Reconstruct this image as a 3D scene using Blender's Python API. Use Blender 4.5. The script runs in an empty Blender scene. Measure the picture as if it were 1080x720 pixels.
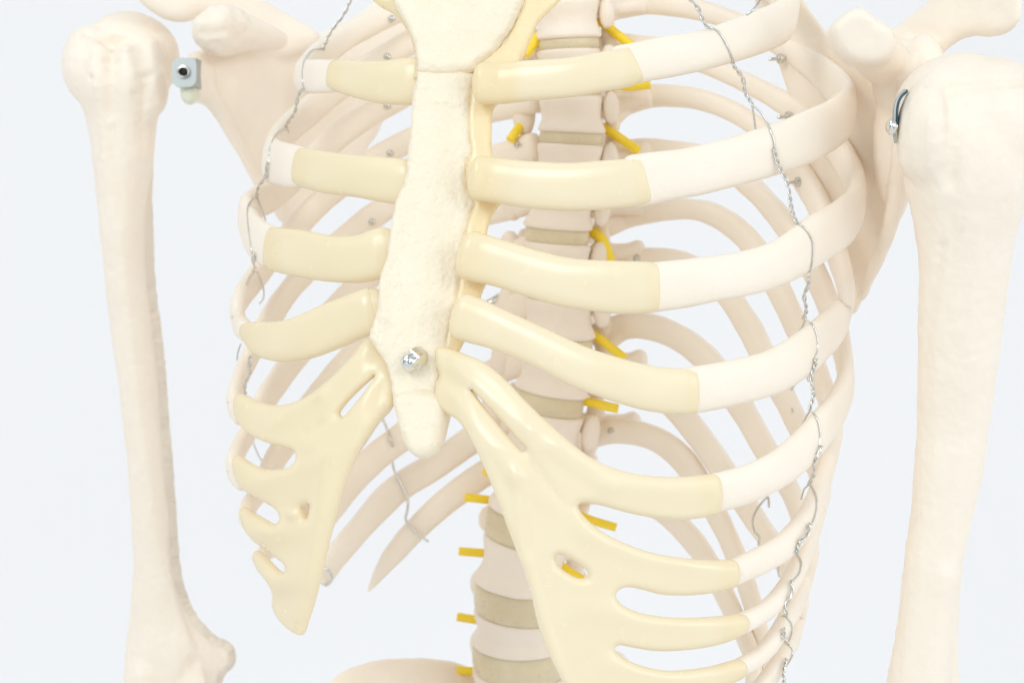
import bpy, bmesh, math, random
import numpy as np
from mathutils import Vector, Matrix, noise
from mathutils.geometry import delaunay_2d_cdt

random.seed(4)
sc = bpy.context.scene
col = sc.collection
F = 2015.0                      # focal length in photo pixels
PITCH = math.radians(6)
CAM = Vector((0, 0, 1.25))
RIGHT = Vector((1, 0, 0))
FWD = Vector((0, math.cos(PITCH), -math.sin(PITCH)))
UP = Vector((0, math.sin(PITCH), math.cos(PITCH)))


def C3(px, py, D):
    """camera-space point (x right, y up, z depth)"""
    return np.array(((px - 540) / F * D, -(py - 360) / F * D, D))


def W(c):
    return CAM + RIGHT * float(c[0]) + UP * float(c[1]) + FWD * float(c[2])


# ------------------------------------------------------------------ materials
def nt(name):
    m = bpy.data.materials.new(name)
    m.use_nodes = True
    t = m.node_tree
    b = t.nodes['Principled BSDF']
    return m, t, b


def bone_mat(name, c1, c2, rough=0.42, bump=0.25, sss=0.0, scale=60, fine=420, bdist=0.0006):
    m, t, b = nt(name)
    tc = t.nodes.new('ShaderNodeTexCoord')
    n1 = t.nodes.new('ShaderNodeTexNoise'); n1.inputs['Scale'].default_value = scale; n1.inputs['Detail'].default_value = 5
    n2 = t.nodes.new('ShaderNodeTexNoise'); n2.inputs['Scale'].default_value = fine; n2.inputs['Detail'].default_value = 4
    t.links.new(tc.outputs['Object'], n1.inputs['Vector']); t.links.new(tc.outputs['Object'], n2.inputs['Vector'])
    r = t.nodes.new('ShaderNodeValToRGB')
    r.color_ramp.elements[0].position = 0.32; r.color_ramp.elements[0].color = (*c2, 1)
    r.color_ramp.elements[1].position = 0.68; r.color_ramp.elements[1].color = (*c1, 1)
    t.links.new(n1.outputs['Fac'], r.inputs['Fac'])
    t.links.new(r.outputs['Color'], b.inputs['Base Color'])
    mx = t.nodes.new('ShaderNodeMath'); mx.operation = 'ADD'
    t.links.new(n1.outputs['Fac'], mx.inputs[0]); t.links.new(n2.outputs['Fac'], mx.inputs[1])
    bp = t.nodes.new('ShaderNodeBump'); bp.inputs['Strength'].default_value = bump; bp.inputs['Distance'].default_value = bdist
    t.links.new(mx.outputs[0], bp.inputs['Height']); t.links.new(bp.outputs['Normal'], b.inputs['Normal'])
    rr = t.nodes.new('ShaderNodeMapRange')
    rr.inputs['To Min'].default_value = rough - 0.08; rr.inputs['To Max'].default_value = rough + 0.12
    t.links.new(n2.outputs['Fac'], rr.inputs['Value']); t.links.new(rr.outputs[0], b.inputs['Roughness'])
    if sss:
        b.subsurface_method = 'BURLEY'
        b.inputs['Subsurface Weight'].default_value = sss
        b.inputs['Subsurface Radius'].default_value = (1.0, 0.75, 0.4)
        b.inputs['Subsurface Scale'].default_value = 0.009
    return m


M_BONE = bone_mat('bone_plastic', (0.948, 0.834, 0.705), (0.932, 0.814, 0.68), bump=0.3)
M_STERN = bone_mat('sternum_plastic', (0.935, 0.822, 0.645), (0.915, 0.80, 0.615), rough=0.45, bump=0.7, scale=150, fine=420, bdist=0.0011)
M_VERT = bone_mat('vertebra_plastic', (0.935, 0.82, 0.70), (0.91, 0.79, 0.665), rough=0.5, bump=0.35)
M_CART = bone_mat('cartilage_resin', (0.975, 0.845, 0.605), (0.97, 0.835, 0.59), rough=0.22, bump=0.02, sss=0.0, scale=18, fine=120)
_t = M_CART.node_tree; _b = _t.nodes['Principled BSDF']
_r = [n for n in _t.nodes if n.type == 'VALTORGB'][0]
_at = _t.nodes.new('ShaderNodeAttribute'); _at.attribute_name = 'thick'
_mx = _t.nodes.new('ShaderNodeMix'); _mx.data_type = 'RGBA'
_t.links.new(_at.outputs['Fac'], _mx.inputs[0]); _t.links.new(_r.outputs['Color'], _mx.inputs[6]); _mx.inputs[7].default_value = (0.95, 0.77, 0.47, 1)
_t.links.new(_mx.outputs[2], _b.inputs['Base Color'])
_tl = _t.nodes.new('ShaderNodeBsdfTranslucent'); _tl.inputs['Color'].default_value = (0.98, 0.91, 0.70, 1)       # milky resin lets light through
_ms = _t.nodes.new('ShaderNodeMixShader'); _ms.inputs[0].default_value = 0.12
_t.links.new(_b.outputs[0], _ms.inputs[1]); _t.links.new(_tl.outputs[0], _ms.inputs[2])
_t.links.new(_ms.outputs[0], [n for n in _t.nodes if n.type == 'OUTPUT_MATERIAL'][0].inputs['Surface'])
M_AMBER = bone_mat('cartilage_resin_thick', (0.89, 0.735, 0.46), (0.88, 0.715, 0.435), rough=0.25, bump=0.14, sss=0.4, scale=60, fine=160)
M_DISC = bone_mat('disc_resin', (0.79, 0.665, 0.45), (0.70, 0.575, 0.375), rough=0.28, bump=0.15, sss=0.3)
M_NERVE = bone_mat('nerve_plastic', (1.0, 0.74, 0.045), (0.98, 0.69, 0.03), rough=0.35, bump=0.1)
M_METAL, _t, _b = nt('steel'); _b.inputs['Base Color'].default_value = (0.70, 0.68, 0.64, 1); _b.inputs['Metallic'].default_value = 1; _b.inputs['Roughness'].default_value = 0.22
M_CHROME, _t, _b = nt('chrome'); _b.inputs['Base Color'].default_value = (0.80, 0.79, 0.76, 1); _b.inputs['Metallic'].default_value = 1; _b.inputs['Roughness'].default_value = 0.08
M_ZINC, _t, _b = nt('zinc_plate'); _b.inputs['Base Color'].default_value = (0.47, 0.49, 0.48, 1); _b.inputs['Metallic'].default_value = 0.6; _b.inputs['Roughness'].default_value = 0.5
M_BLUE, _t, _b = nt('blue_film'); _b.inputs['Base Color'].default_value = (0.06, 0.17, 0.24, 1); _b.inputs['Roughness'].default_value = 0.3
M_GREEN, _t, _b = nt('pale_green_plastic'); _b.inputs['Base Color'].default_value = (0.78, 0.78, 0.62, 1); _b.inputs['Roughness'].default_value = 0.4
M_DARK, _t, _b = nt('dark_recess'); _b.inputs['Base Color'].default_value = (0.05, 0.04, 0.03, 1); _b.inputs['Metallic'].default_value = 0.8; _b.inputs['Roughness'].default_value = 0.4
M_BACK = bone_mat('backdrop_paper', (0.90, 0.868, 0.86), (0.895, 0.863, 0.855), rough=0.9, bump=0.02, scale=2, fine=30)

# ------------------------------------------------------------------ objects
root = bpy.data.objects.new('anatomical_skeleton', None)
col.objects.link(root)
root.location = (0, 0.8, 0)
root['label'] = 'pale plastic anatomical skeleton torso with translucent yellow rib cartilage and wired ribs'
root['category'] = 'skeleton model'
bpy.context.view_layer.update()


def link(name, me, mat, parent=None, smooth=True, label=None):
    o = bpy.data.objects.new(name, me)
    col.objects.link(o)
    me.materials.clear(); me.materials.append(mat)
    if smooth:
        for p in me.polygons: p.use_smooth = True
    p = parent if parent is not None else root
    o.parent = p
    o.matrix_parent_inverse = Matrix.Translation(-root.location) if p is root else p.matrix_parent_inverse.copy() @ Matrix()
    if p is not root:
        o.matrix_parent_inverse = Matrix()      # parts carry world-shaped meshes; their own basis is identity
    if label: o['label'] = label
    return o


def mesh_from(name, V, faces, world=True):
    me = bpy.data.meshes.new(name)
    vs = [W(v) if world else Vector(v) for v in V]
    me.from_pydata([tuple(v) for v in vs], [], faces)
    me.update()
    bm = bmesh.new(); bm.from_mesh(me)
    bmesh.ops.recalc_face_normals(bm, faces=bm.faces)
    bm.to_mesh(me); bm.free()
    return me


def thick_attr(me, V, fn):
    at = me.attributes.new('thick', 'FLOAT', 'POINT')
    for i, v in enumerate(V):
        at.data[i].value = fn(v[0] / v[2] * F + 540, 360 - v[1] / v[2] * F)
    return me


def sst(a, b, x):
    t = min(1, max(0, (x - a) / (b - a))); return t * t * (3 - 2 * t)


def merge(parts):
    V = []; Fc = []
    for v, f in parts:
        o = len(V); V += list(v); Fc += [tuple(i + o for i in q) for q in f]
    return V, Fc


def crom(pts, n=6, closed=False):
    P = np.array(pts, float)
    out = []
    N = len(P)
    segs = N if closed else N - 1
    for i in range(segs):
        if closed:
            a, b, c, d = P[(i - 1) % N], P[i], P[(i + 1) % N], P[(i + 2) % N]
        else:
            b, c = P[i], P[i + 1]
            a = P[i - 1] if i > 0 else 2 * b - c
            d = P[i + 2] if i + 2 < N else 2 * c - b
        # centripetal-ish safe tangents
        lb = np.linalg.norm((c - b)[:2]) + 1e-9
        la = np.linalg.norm((b - a)[:2]) + 1e-9
        lc = np.linalg.norm((d - c)[:2]) + 1e-9
        m1 = (c - a) / (la + lb) * lb
        m2 = (d - b) / (lb + lc) * lb
        for k in range(n):
            t = k / n
            t2, t3 = t * t, t ** 3
            out.append((2 * t3 - 3 * t2 + 1) * b + (t3 - 2 * t2 + t) * m1 + (-2 * t3 + 3 * t2) * c + (t3 - t2) * m2)
    if not closed: out.append(P[-1])
    return np.array(out)


def nz(v): return v / (np.linalg.norm(v) + 1e-12)


# ------------------------------------------------------------------ chest model
def lerp(tab, y):
    xs = [t[0] for t in tab]; ys = [t[1] for t in tab]
    return float(np.interp(y, xs, ys))


SP_X = [(-60, 612), (150, 622), (300, 608), (470, 588), (640, 565), (760, 560)]      # px of the back of the spine
ST_X = [(-60, 482), (80, 472), (250, 455), (400, 437), (760, 425)]                     # px of the sternum midline


def Dst(y): return lerp([(-60, 0.755), (0, 0.748), (470, 0.712), (760, 0.715)], y)


def Dbk(y): return lerp([(-100, 0.858), (0, 0.862), (470, 0.882), (760, 0.895)], y)


LAT = np.array((0.894, -0.448))


def ell(y):
    b = np.array(((lerp(SP_X, y) - 540) / F * Dbk(y), Dbk(y)))
    s = np.array(((lerp(ST_X, y) - 540) / F * Dst(y), Dst(y)))
    return (b + s) / 2, (s - b) / 2


TH = np.linspace(0, math.pi, 361)


def ell_at(y, a, side):
    c, H = ell(y)
    sx = np.abs(np.sin(TH)) ** 0.85
    pts = c[None] + side * a * sx[:, None] * LAT[None] + np.cos(TH)[:, None] * H[None]
    return pts[:, 0] / pts[:, 1] * F + 540, pts[:, 1], pts


def solve_a(px, y, side):
    lo, hi = 0.02, 0.25
    for _ in range(40):
        m = (lo + hi) / 2
        p, _, _ = ell_at(y, m, side)
        ext = p.max() if side > 0 else p.min()
        if (ext - px) * side > 0: hi = m
        else: lo = m
    return (lo + hi) / 2


def depth(px, y, a, side, front):
    p, d, pts = ell_at(y, a, side)
    e = int(p.argmax() if side > 0 else p.argmin())
    if front: i0, i1 = 0, e + 1
    else: i0, i1 = e, len(p)
    q = p[i0:i1]; dd = d[i0:i1]; o = np.argsort(q)
    if front and ((px - q[0]) * side < 0): D = dd[0] if True else 0
    else: D = float(np.interp(px, q[o], dd[o]))
    c, H = ell(y)
    return D


def normal_at(px, y, D):
    c, H = ell(y)
    x = (px - 540) / F * D
    v = np.array((x, D)) - c
    # rough outward normal of the ellipse
    h = np.linalg.norm(H); Hn = H / h
    L = LAT
    M = np.array((L, Hn)).T
    k = np.linalg.solve(M, v)
    g = L * (k[0] / 0.14 ** 2) + Hn * (k[1] / max(h, 0.05) ** 2)
    g = g / (np.linalg.norm(g) + 1e-9)
    return np.array((g[0], 0, g[1]))


# ------------------------------------------------------------------ shape builders
def ribbon(pts3, hw, ht, nrm, seg=16, expo=2.4, cap=0.6, amp=0.0003, capend=True, capstart=True, cap2=None):
    """swept flattened section. pts3 (n,3) camera space, hw/ht metres, nrm outward normals"""
    n = len(pts3)
    T = np.gradient(pts3, axis=0)
    V = []
    rings = []
    def ring(p, t, nn, w, h):
        nn = nz(nn - np.dot(nn, t) * t)
        ww = nz(np.cross(nn, t))
        r = []
        for k in range(seg):
            a = 2 * math.pi * k / seg
            ca, sa = math.cos(a), math.sin(a)
            x = math.copysign(abs(ca) ** (2 / expo), ca) * w
            y = math.copysign(abs(sa) ** (2 / expo), sa) * h
            q = p + ww * x + nn * y
            if amp:
                nv = noise.fractal(Vector(q) * 55, 1.0, 2.0, 3)
                q = q + (ww * ca + nn * sa) * nv * amp
            r.append(len(V)); V.append(q)
        rings.append(r)
    def capring(i, sgn):
        t = nz(T[i])
        cp = cap2 if (sgn > 0 and cap2) else cap
        return [(pts3[i] + sgn * t * hw[i] * cp * math.sin(f), math.cos(f)) for f in (1.4, 1.15, 0.85, 0.55, 0.28)]
    if capstart:
        for p, s in capring(0, -1): ring(p, nz(T[0]), nrm[0], hw[0] * s, ht[0] * s)
    for i in range(n): ring(pts3[i], nz(T[i]), nrm[i], hw[i], ht[i])
    if capend:
        for p, s in reversed(capring(n - 1, 1)): ring(p, nz(T[-1]), nrm[-1], hw[-1] * s, ht[-1] * s)
    faces = []
    for a, b in zip(rings[:-1], rings[1:]):
        for k in range(seg):
            faces.append((a[k], a[(k + 1) % seg], b[(k + 1) % seg], b[k]))
    faces.append(tuple(rings[0])); faces.append(tuple(reversed(rings[-1])))
    return V, faces


def tube(pts3, rad, seg=8):
    P = np.array(pts3, float); n = len(P)
    rad = np.full(n, rad) if np.isscalar(rad) else np.array(rad)
    T = np.gradient(P, axis=0)
    V = []; Fc = []
    ref = np.array((0.3, 0.1, 1.0))
    for i in range(n):
        t = nz(T[i]); u = nz(np.cross(t, ref)); ref = nz(np.cross(u, t)); v = ref
        for k in range(seg):
            a = 2 * math.pi * k / seg
            V.append(P[i] + (u * math.cos(a) + v * math.sin(a)) * rad[i])
    for i in range(n - 1):
        for k in range(seg):
            Fc.append((i * seg + k, i * seg + (k + 1) % seg, (i + 1) * seg + (k + 1) % seg, (i + 1) * seg + k))
    Fc.append(tuple(range(seg))[::-1]); Fc.append(tuple((n - 1) * seg + k for k in range(seg)))
    return V, Fc


def ellipsoid(c, ax, r, seg=20, rg=12):
    """c camera-space centre, ax 3 axes, r 3 radii"""
    V = []; Fc = []
    for i in range(rg + 1):
        ph = math.pi * i / rg
        for k in range(seg):
            a = 2 * math.pi * k / seg
            V.append(c + ax[0] * r[0] * math.sin(ph) * math.cos(a) + ax[1] * r[1] * math.cos(ph) + ax[2] * r[2] * math.sin(ph) * math.sin(a))
    for i in range(rg):
        for k in range(seg):
            Fc.append((i * seg + k, i * seg + (k + 1) % seg, (i + 1) * seg + (k + 1) % seg, (i + 1) * seg + k))
    return V, Fc


I3 = (np.array((1., 0, 0)), np.array((0, 1., 0)), np.array((0, 0, 1.)))


def inside(poly, p):
    x, y = p[:, 0], p[:, 1]
    r = np.zeros(len(p), bool)
    n = len(poly)
    j = n - 1
    for i in range(n):
        xi, yi = poly[i]; xj, yj = poly[j]
        c = ((yi > y) != (yj > y)) & (x < (xj - xi) * (y - yi) / (yj - yi + 1e-12) + xi)
        r ^= c
        j = i
    return r


def resample(poly, step):
    P = np.vstack([poly, poly[:1]])
    d = np.r_[0, np.cumsum(np.linalg.norm(np.diff(P, axis=0), axis=1))]
    n = max(8, int(d[-1] / step))
    s = np.linspace(0, d[-1], n, endpoint=False)
    return np.stack([np.interp(s, d, P[:, 0]), np.interp(s, d, P[:, 1])], 1)


def inflate(outline, Dfn, T, R, holes=(), step=3.0, grid=5.0, nfn=None, amp=0.0003, nsc=60, back=1.0, extra=None):
    """solid sheet with rounded edges: outline in photo pixels on a depth surface. T half thickness (m), R rounding (px)"""
    loops = [resample(crom(outline, 8, True), step)] + [resample(crom(h, 8, True), min(step, 2.0)) for h in holes]
    B = np.vstack(loops)
    mn, mx = loops[0].min(0), loops[0].max(0)
    gx, gy = np.meshgrid(np.arange(mn[0], mx[0], grid), np.arange(mn[1], mx[1], grid))
    gx = gx + (np.arange(gx.shape[0])[:, None] % 2) * grid / 2
    G = np.stack([gx.ravel(), gy.ravel()], 1)
    cand = [G]
    for lp in loops:                                      # rings inside the edge so that it rolls over smoothly
        t = np.roll(lp, -1, 0) - np.roll(lp, 1, 0)
        nn = np.stack([-t[:, 1], t[:, 0]], 1); nn /= np.linalg.norm(nn, axis=1, keepdims=True) + 1e-9
        for off in (R * 0.06, R * 0.2, R * 0.45):
            for s in (1, -1): cand.append(lp + nn * off * s)
    ring_n = sum(len(c) for c in cand[1:])
    keepall = []
    for ci, c in enumerate(cand):
        ok = inside(loops[0], c)
        for h in loops[1:]: ok &= ~inside(h, c)
        c = c[ok]
        if not len(c): continue
        d = np.sqrt(((c[:, None] - B[None]) ** 2).sum(2)).min(1)
        if ci == 0: c = c[d > R * 0.6]
        else:
            offs = (R * 0.06, R * 0.2, R * 0.45)[((ci - 1) // 2) % 3]
            c = c[d > offs * 0.8]
        keepall.append(c)
    pts = np.vstack([B] + keepall)
    E = []; o = 0
    for lp in loops:
        n = len(lp); E += [(o + i, o + (i + 1) % n) for i in range(n)]; o += n
    r = delaunay_2d_cdt([Vector(p) for p in pts], E, [], 0, 1e-4)
    P = np.array([tuple(v) for v in r[0]]); tris = np.array([f for f in r[2] if len(f) == 3])
    cen = P[tris].mean(1)
    ok = inside(loops[0], cen)
    for h in loops[1:]: ok &= ~inside(h, cen)
    tris = tris[ok]
    d = np.concatenate([np.sqrt(((P[i:i + 400, None] - B[None]) ** 2).sum(2)).min(1) for i in range(0, len(P), 400)])
    onb = d < 0.02
    prof = np.sqrt(1 - (1 - np.minimum(d / R, 1)) ** 2)
    V = []; fi = []; bi = []
    for i, (x, y) in enumerate(P):
        D = Dfn(x, y); c = C3(x, y, D)
        nn = nfn(x, y, D) if nfn else np.array((0, 0, -1.0))
        ex = extra(x, y) if extra else 0.0
        if onb[i]:
            fi.append(len(V)); bi.append(len(V)); V.append(c)
        else:
            nv = noise.fractal(Vector(c) * nsc, 1.0, 2.0, 4) * amp * prof[i]
            fi.append(len(V)); V.append(c + nn * (T * prof[i] + nv + ex * prof[i]))
            bi.append(len(V)); V.append(c - nn * T * back * prof[i])
    Fc = [tuple(fi[k] for k in t) for t in tris] + [tuple(bi[k] for k in t[::-1]) for t in tris]
    return V, Fc


def remeshed(V, Fc, voxel=0.0014, smooth=6, amp=0.0, nsc=60, fac=0.5, dispfn=None):
    me = mesh_from('union', V, Fc)
    o = bpy.data.objects.new('union', me); col.objects.link(o)
    m = o.modifiers.new('r', 'REMESH'); m.mode = 'VOXEL'; m.voxel_size = voxel
    s = o.modifiers.new('s', 'SMOOTH'); s.iterations = smooth; s.factor = fac
    dg = bpy.context.evaluated_depsgraph_get()
    nm = bpy.data.meshes.new_from_object(o.evaluated_get(dg))
    bpy.data.objects.remove(o); bpy.data.meshes.remove(me)
    if amp or dispfn:
        nm.update()
        no = [v.normal.copy() for v in nm.vertices]
        for v, q in zip(nm.vertices, no):
            k = noise.fractal(v.co * nsc, 1.0, 2.0, 5) * amp if amp else 0
            if dispfn: k += dispfn(v.co, q)
            v.co += q * k
        nm.update()
    return nm


# ------------------------------------------------------------------ ribs
# back: spine -> side; front: side -> cartilage (px, py, half width px)
BODY_LEFT = {   # the ribs on the right of the picture, nearer to the camera
 2: dict(back=[(622,-52,13),(700,-46,12),(775,-32,13),(818,-12,17)], ext=(833,10,20), front=[(826,22,23),(795,36,22),(745,52,21),(700,61,22),(655,70,22)]),
 3: dict(back=[(632,8,19),(655,5,15),(690,3,13),(740,12,11),(790,30,11),(840,57,13),(872,82,18)], ext=(894,110,24), front=[(885,126,26),(848,146,27),(800,163,26),(740,179,26),(670,191,28)]),
 4: dict(back=[(636,50,17),(670,50,13),(710,55,12),(760,75,10),(810,99,11),(850,124,13),(884,158,17)], ext=(904,205,23), front=[(893,231,26),(862,252,26),(820,278,24),(760,293,24),(682,304,27)]),
 5: dict(back=[(643,117,18),(662,106,15),(700,101,12),(745,107,11),(790,128,11),(828,163,12),(860,210,15)], ext=(892,300,19), front=[(886,334,23),(858,364,24),(820,390,24),(780,402,24),(722,413,25)]),
 6: dict(back=[(640,176,17),(662,162,15),(702,158,11),(750,166,10),(790,195,12),(824,232,13),(858,285,14),(882,345,16)], ext=(892,398,18), front=[(882,430,20),(863,455,21),(828,489,21),(795,508,20),(748,521,21)]),
 7: dict(back=[(640,232,18),(662,226,15),(702,221,12),(745,224,12),(785,249,13),(816,295,14),(842,350,14),(866,402,14)], ext=(879,448,14), front=[(873,487,13),(862,523,14),(846,555,15),(818,582,15),(768,606,14)]),
 8: dict(back=[(637,290,17),(668,276,14),(715,277,13),(755,297,12),(790,345,14),(815,395,14),(840,445,14),(858,485,13)], ext=(867,515,12), front=[(858,552,12),(846,588,12),(832,616,11),(811,641,11),(776,660,11)]),
 9: dict(back=[(633,356,17),(662,343,14),(700,349,14),(738,372,15),(775,418,15),(805,470,14),(832,515,12),(846,550,11)], ext=(854,580,11), front=[(846,616,11),(833,647,11),(816,674,10),(800,692,10),(774,707,9)]),
 10: dict(back=[(626,404,16),(660,402,14),(698,417,14),(730,450,14),(765,500,14),(797,548,13),(822,585,12),(836,610,11)], ext=(844,632,10), front=[(840,655,10),(831,682,10),(816,707,10),(796,732,9)]),
 11: dict(back=[(622,458,15),(650,454,14),(690,462,13),(724,489,14),(757,545,12),(782,600,12),(800,660,11)], ext=(812,720,9), front=[(806,750,6)]),
 12: dict(back=[(614,518,14),(650,519,13),(690,532,13),(715,552,13),(745,590,12),(775,650,12)], ext=(795,700,10), front=[(790,735,7)]),
}
BODY_RIGHT = {  # the ribs on the left of the picture, farther away
 2: dict(back=[(562,-60,16),(480,-32,13),(420,10,13),(375,34,13),(338,58,15)], ext=(319,78,17), front=[(327,81,18),(338,81,18),(362,81,17)]),
 3: dict(back=[(562,-4,16),(480,24,13),(420,52,13),(370,84,13),(325,118,15),(298,143,18)], ext=(285,166,24), front=[(292,172,24),(305,175,23),(328,178,21)]),
 4: dict(back=[(562,46,16),(480,72,13),(415,107,13),(370,134,13),(325,172,14),(288,205,16)], ext=(260,222,19), front=[(263,238,22),(274,254,23),(296,263,22)]),
 5: dict(back=[(562,104,16),(480,128,13),(410,160,13),(370,187,13),(325,226,13),(292,264,14),(268,295,15)], ext=(251,322,14), front=[(252,340,12),(258,348,11),(268,354,11)]),
 6: dict(back=[(562,156,16),(480,180,13),(430,205,13),(388,232,13),(350,262,12),(315,295,12),(285,335,13),(262,380,13)], ext=(247,415,13), front=[(248,428,12),(254,438,11)]),
 7: dict(back=[(562,210,16),(480,236,13),(425,266,13),(380,300,13),(340,342,14),(305,385,14),(275,430,14),(258,462,13)], ext=(246,487,12), front=[(248,498,11),(256,508,10)]),
 8: dict(back=[(562,262,16),(480,292,13),(430,325,13),(390,358,15),(355,396,15),(318,442,14),(290,485,14),(270,522,12)], ext=(259,541,9), front=[(260,548,8),(266,556,7)]),
 9: dict(back=[(562,318,16),(480,350,13),(430,388,13),(395,430,14),(360,480,14),(320,530,13),(290,572,11)], ext=(275,588,8), front=[(276,595,7),(282,602,6)]),
 10: dict(back=[(562,376,16),(500,404,14),(425,460,15),(388,490,15),(350,535,14),(322,580,13),(302,620,11)], ext=(296,638,8), front=[(297,644,7),(302,651,6)]),
 11: dict(back=[(562,428,16),(500,462,15),(460,490,15),(420,515,15),(388,547,14),(358,582,13)], ext=(341,608,11), front=[]),
 12: dict(back=[(562,474,16),(520,494,14),(480,521,14),(445,552,13),(412,588,10)], ext=(389,622,2), front=[]),
}
RIBPATH = {}
A_EXT = {1: [], -1: []}


def make_rib(k, side, d):
    ex, ey, ew = d['ext']
    a = solve_a(ex - side * 4, ey, side)
    if k >= 11 and side < 0: a = max(a, 0.11)
    A_EXT[side].append((ey, a))
    pts = []
    for i, (x, y, h) in enumerate(d['back']):
        D = depth(x, y, a, side, False)
        if i == 0: D = min(D, 0.845 + 0.03 * (y + 60) / 560)      # the head sits beside the vertebral body
        pts.append((x, y, h, D))
    p, dd, _ = ell_at(ey, a, side)
    e = int(p.argmax() if side > 0 else p.argmin())
    if k >= 11 and side < 0: pts.append((ex, ey, ew, depth(ex, ey, a, side, False)))
    else: pts.append((ex, ey, ew, dd[e]))
    for (x, y, h) in d['front']:
        pts.append((x, y, h, depth(x, y, a, side, True)))
    q = crom(pts, 7)
    P3 = np.array([C3(x, y, D) for x, y, h, D in q])
    for _ in range(3):                                    # even out the depth steps
        P3[1:-1, 2] = (P3[:-2, 2] + 2 * P3[1:-1, 2] + P3[2:, 2]) / 4
    # keep pixel positions after smoothing depth
    P3[:, 0] = (q[:, 0] - 540) / F * P3[:, 2]; P3[:, 1] = -(q[:, 1] - 360) / F * P3[:, 2]
    hw = q[:, 2] / F * P3[:, 2]
    hw = np.minimum(hw, 0.0105)
    s = np.linspace(0, 1, len(q))
    ht = np.interp(s, [0, 0.25, 0.7, 1], [0.0046, 0.0042, 0.0034, 0.0030])
    if not d['front']: ht[-7:] *= np.linspace(1, 0.45, 7)
    ht = np.minimum(ht, hw * 0.8 + 0.0004)
    nr = [normal_at(x, y, z) for (x, y), z in zip(q[:, :2], P3[:, 2])]
    nr = np.array(nr)
    for _ in range(6): nr[1:-1] = (nr[:-2] + 2 * nr[1:-1] + nr[2:]) / 4
    V, Fc = ribbon(P3, hw, ht, nr, seg=18, expo=2.5, amp=0.0004)
    RIBPATH[(side, k)] = (q, P3, ht, len(d['back']) * 7, nr)
    return link('rib', mesh_from('rib', V, Fc), M_BONE), a


RIB = {}; RIBA = {}
for side, dat in ((1, BODY_LEFT), (-1, BODY_RIGHT)):
    for k, d in dat.items():
        RIB[(side, k)], RIBA[(side, k)] = make_rib(k, side, d)
for s in (1, -1): A_EXT[s].sort()


ENDS = {1: [(6, 757, 520), (7, 777, 606), (8, 786, 659), (9, 785, 707)], -1: [(6, 250, 430), (7, 250, 500), (8, 256, 548), (9, 271, 598), (10, 292, 646)]}


def a_sheet(x, y, side):
    ws = [(1 / (((x - ex) ** 2 + (2.5 * (y - ey)) ** 2) ** 1.5 + 50), RIBA[(side, k)]) for k, ex, ey in ENDS[side]]
    return sum(w_ * a for w_, a in ws) / sum(w_ for w_, a in ws) + (0.010 if side < 0 else 0.0)


def a_of(y, side):
    return float(np.interp(y, [t[0] for t in A_EXT[side]], [t[1] for t in A_EXT[side]]))


# ------------------------------------------------------------------ cartilages of ribs 2 to 5
CART_L = {
 2: [(669,67,20.5),(660,71,21.5),(640,75,21),(600,82,21),(560,85,21.5),(530,88,22),(518,88,22),(509,88,22)],
 3: [(680,190,24),(672,192,25.5),(640,195,26),(600,197,25.5),(560,195,25),(530,191,24),(514,189,24),(505,188,24)],
 4: [(693,303,25),(685,303,27),(650,303,28),(600,298,26),(560,288,25),(525,277,25),(505,272,26),(495,269,26)],
 5: [(733,413,22.5),(724,413,24),(690,410,24),(650,400,23),(610,386,22),(565,364,21),(525,347,22),(503,339,24),(488,334,25)],
}
CART_R = {
 2: [(352,79,15),(358,80,17),(380,84,20),(405,87,23),(428,86,25),(440,85,25),(447,84,23)],
 3: [(316,175,19),(322,177,21),(345,182,22),(380,186,22.5),(408,190,24),(427,192,24),(435,192,21)],
 4: [(286,261,22),(292,263,23.5),(315,267,25),(350,273,24.5),(380,273,25.5),(398,268,27),(405,267,28),(414,266,25)],
 5: [(261,349,8),(264,351,12),(274,357,18),(296,360,21.5),(322,355,24),(350,344,25.5),(374,334,25),(388,329,25),(393,328,25),(402,326,22)],
}
CARTP = {}
for side, dat in ((1, CART_L), (-1, CART_R)):
    for k, pts in dat.items():
        a = RIBA[(side, k)]
        n = len(pts)
        pp = [(x, y, h, depth(x, y, a, side, True) - (0.002 * max(0, i - n + 3) / 2 if side > 0 else -(0.0, 0.0012, 0.0032)[max(0, i - n + 3)])) for i, (x, y, h) in enumerate(pts)]
        q = crom(pp, 7)
        P3 = np.array([C3(x, y, D) for x, y, h, D in q])
        hw = q[:, 2] / F * q[:, 3]
        s = np.linspace(0, 1, len(q))
        ht = np.interp(s, [0, 0.1, 0.8, 1], [0.0035, 0.0037, 0.0042, 0.0050])
        nr = np.array([normal_at(x, y, D) for x, y, h, D in q])
        V, Fc = ribbon(P3, hw, ht, nr, seg=22, expo=2.7, cap=0.16 if side > 0 else 0.12, amp=0.00012, cap2=0.5 if side > 0 else 0.25)
        me = mesh_from('costal_cartilage', V, Fc)
        if side > 0:
            x0, x1 = {2: (553, 536), 3: (552, 508), 4: (545, 488), 5: (520, 478)}[k]; am = {2: 0.9, 3: 0.8, 4: 0.6, 5: 0.4}[k]; e = pts[0][0]
            thick_attr(me, V, lambda px, py: max(sst(x0, x1, px) * am, 0.45 * sst(e - 14, e - 2, px)))
        else:
            e = pts[-1][0]; e0 = pts[0][0]
            thick_attr(me, V, lambda px, py: 0.28 + 0.4 * sst(e0 + 12, e0, px))
        link('costal_cartilage', me, M_CART)
        CARTP[(side, k)] = (q, P3)

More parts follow.
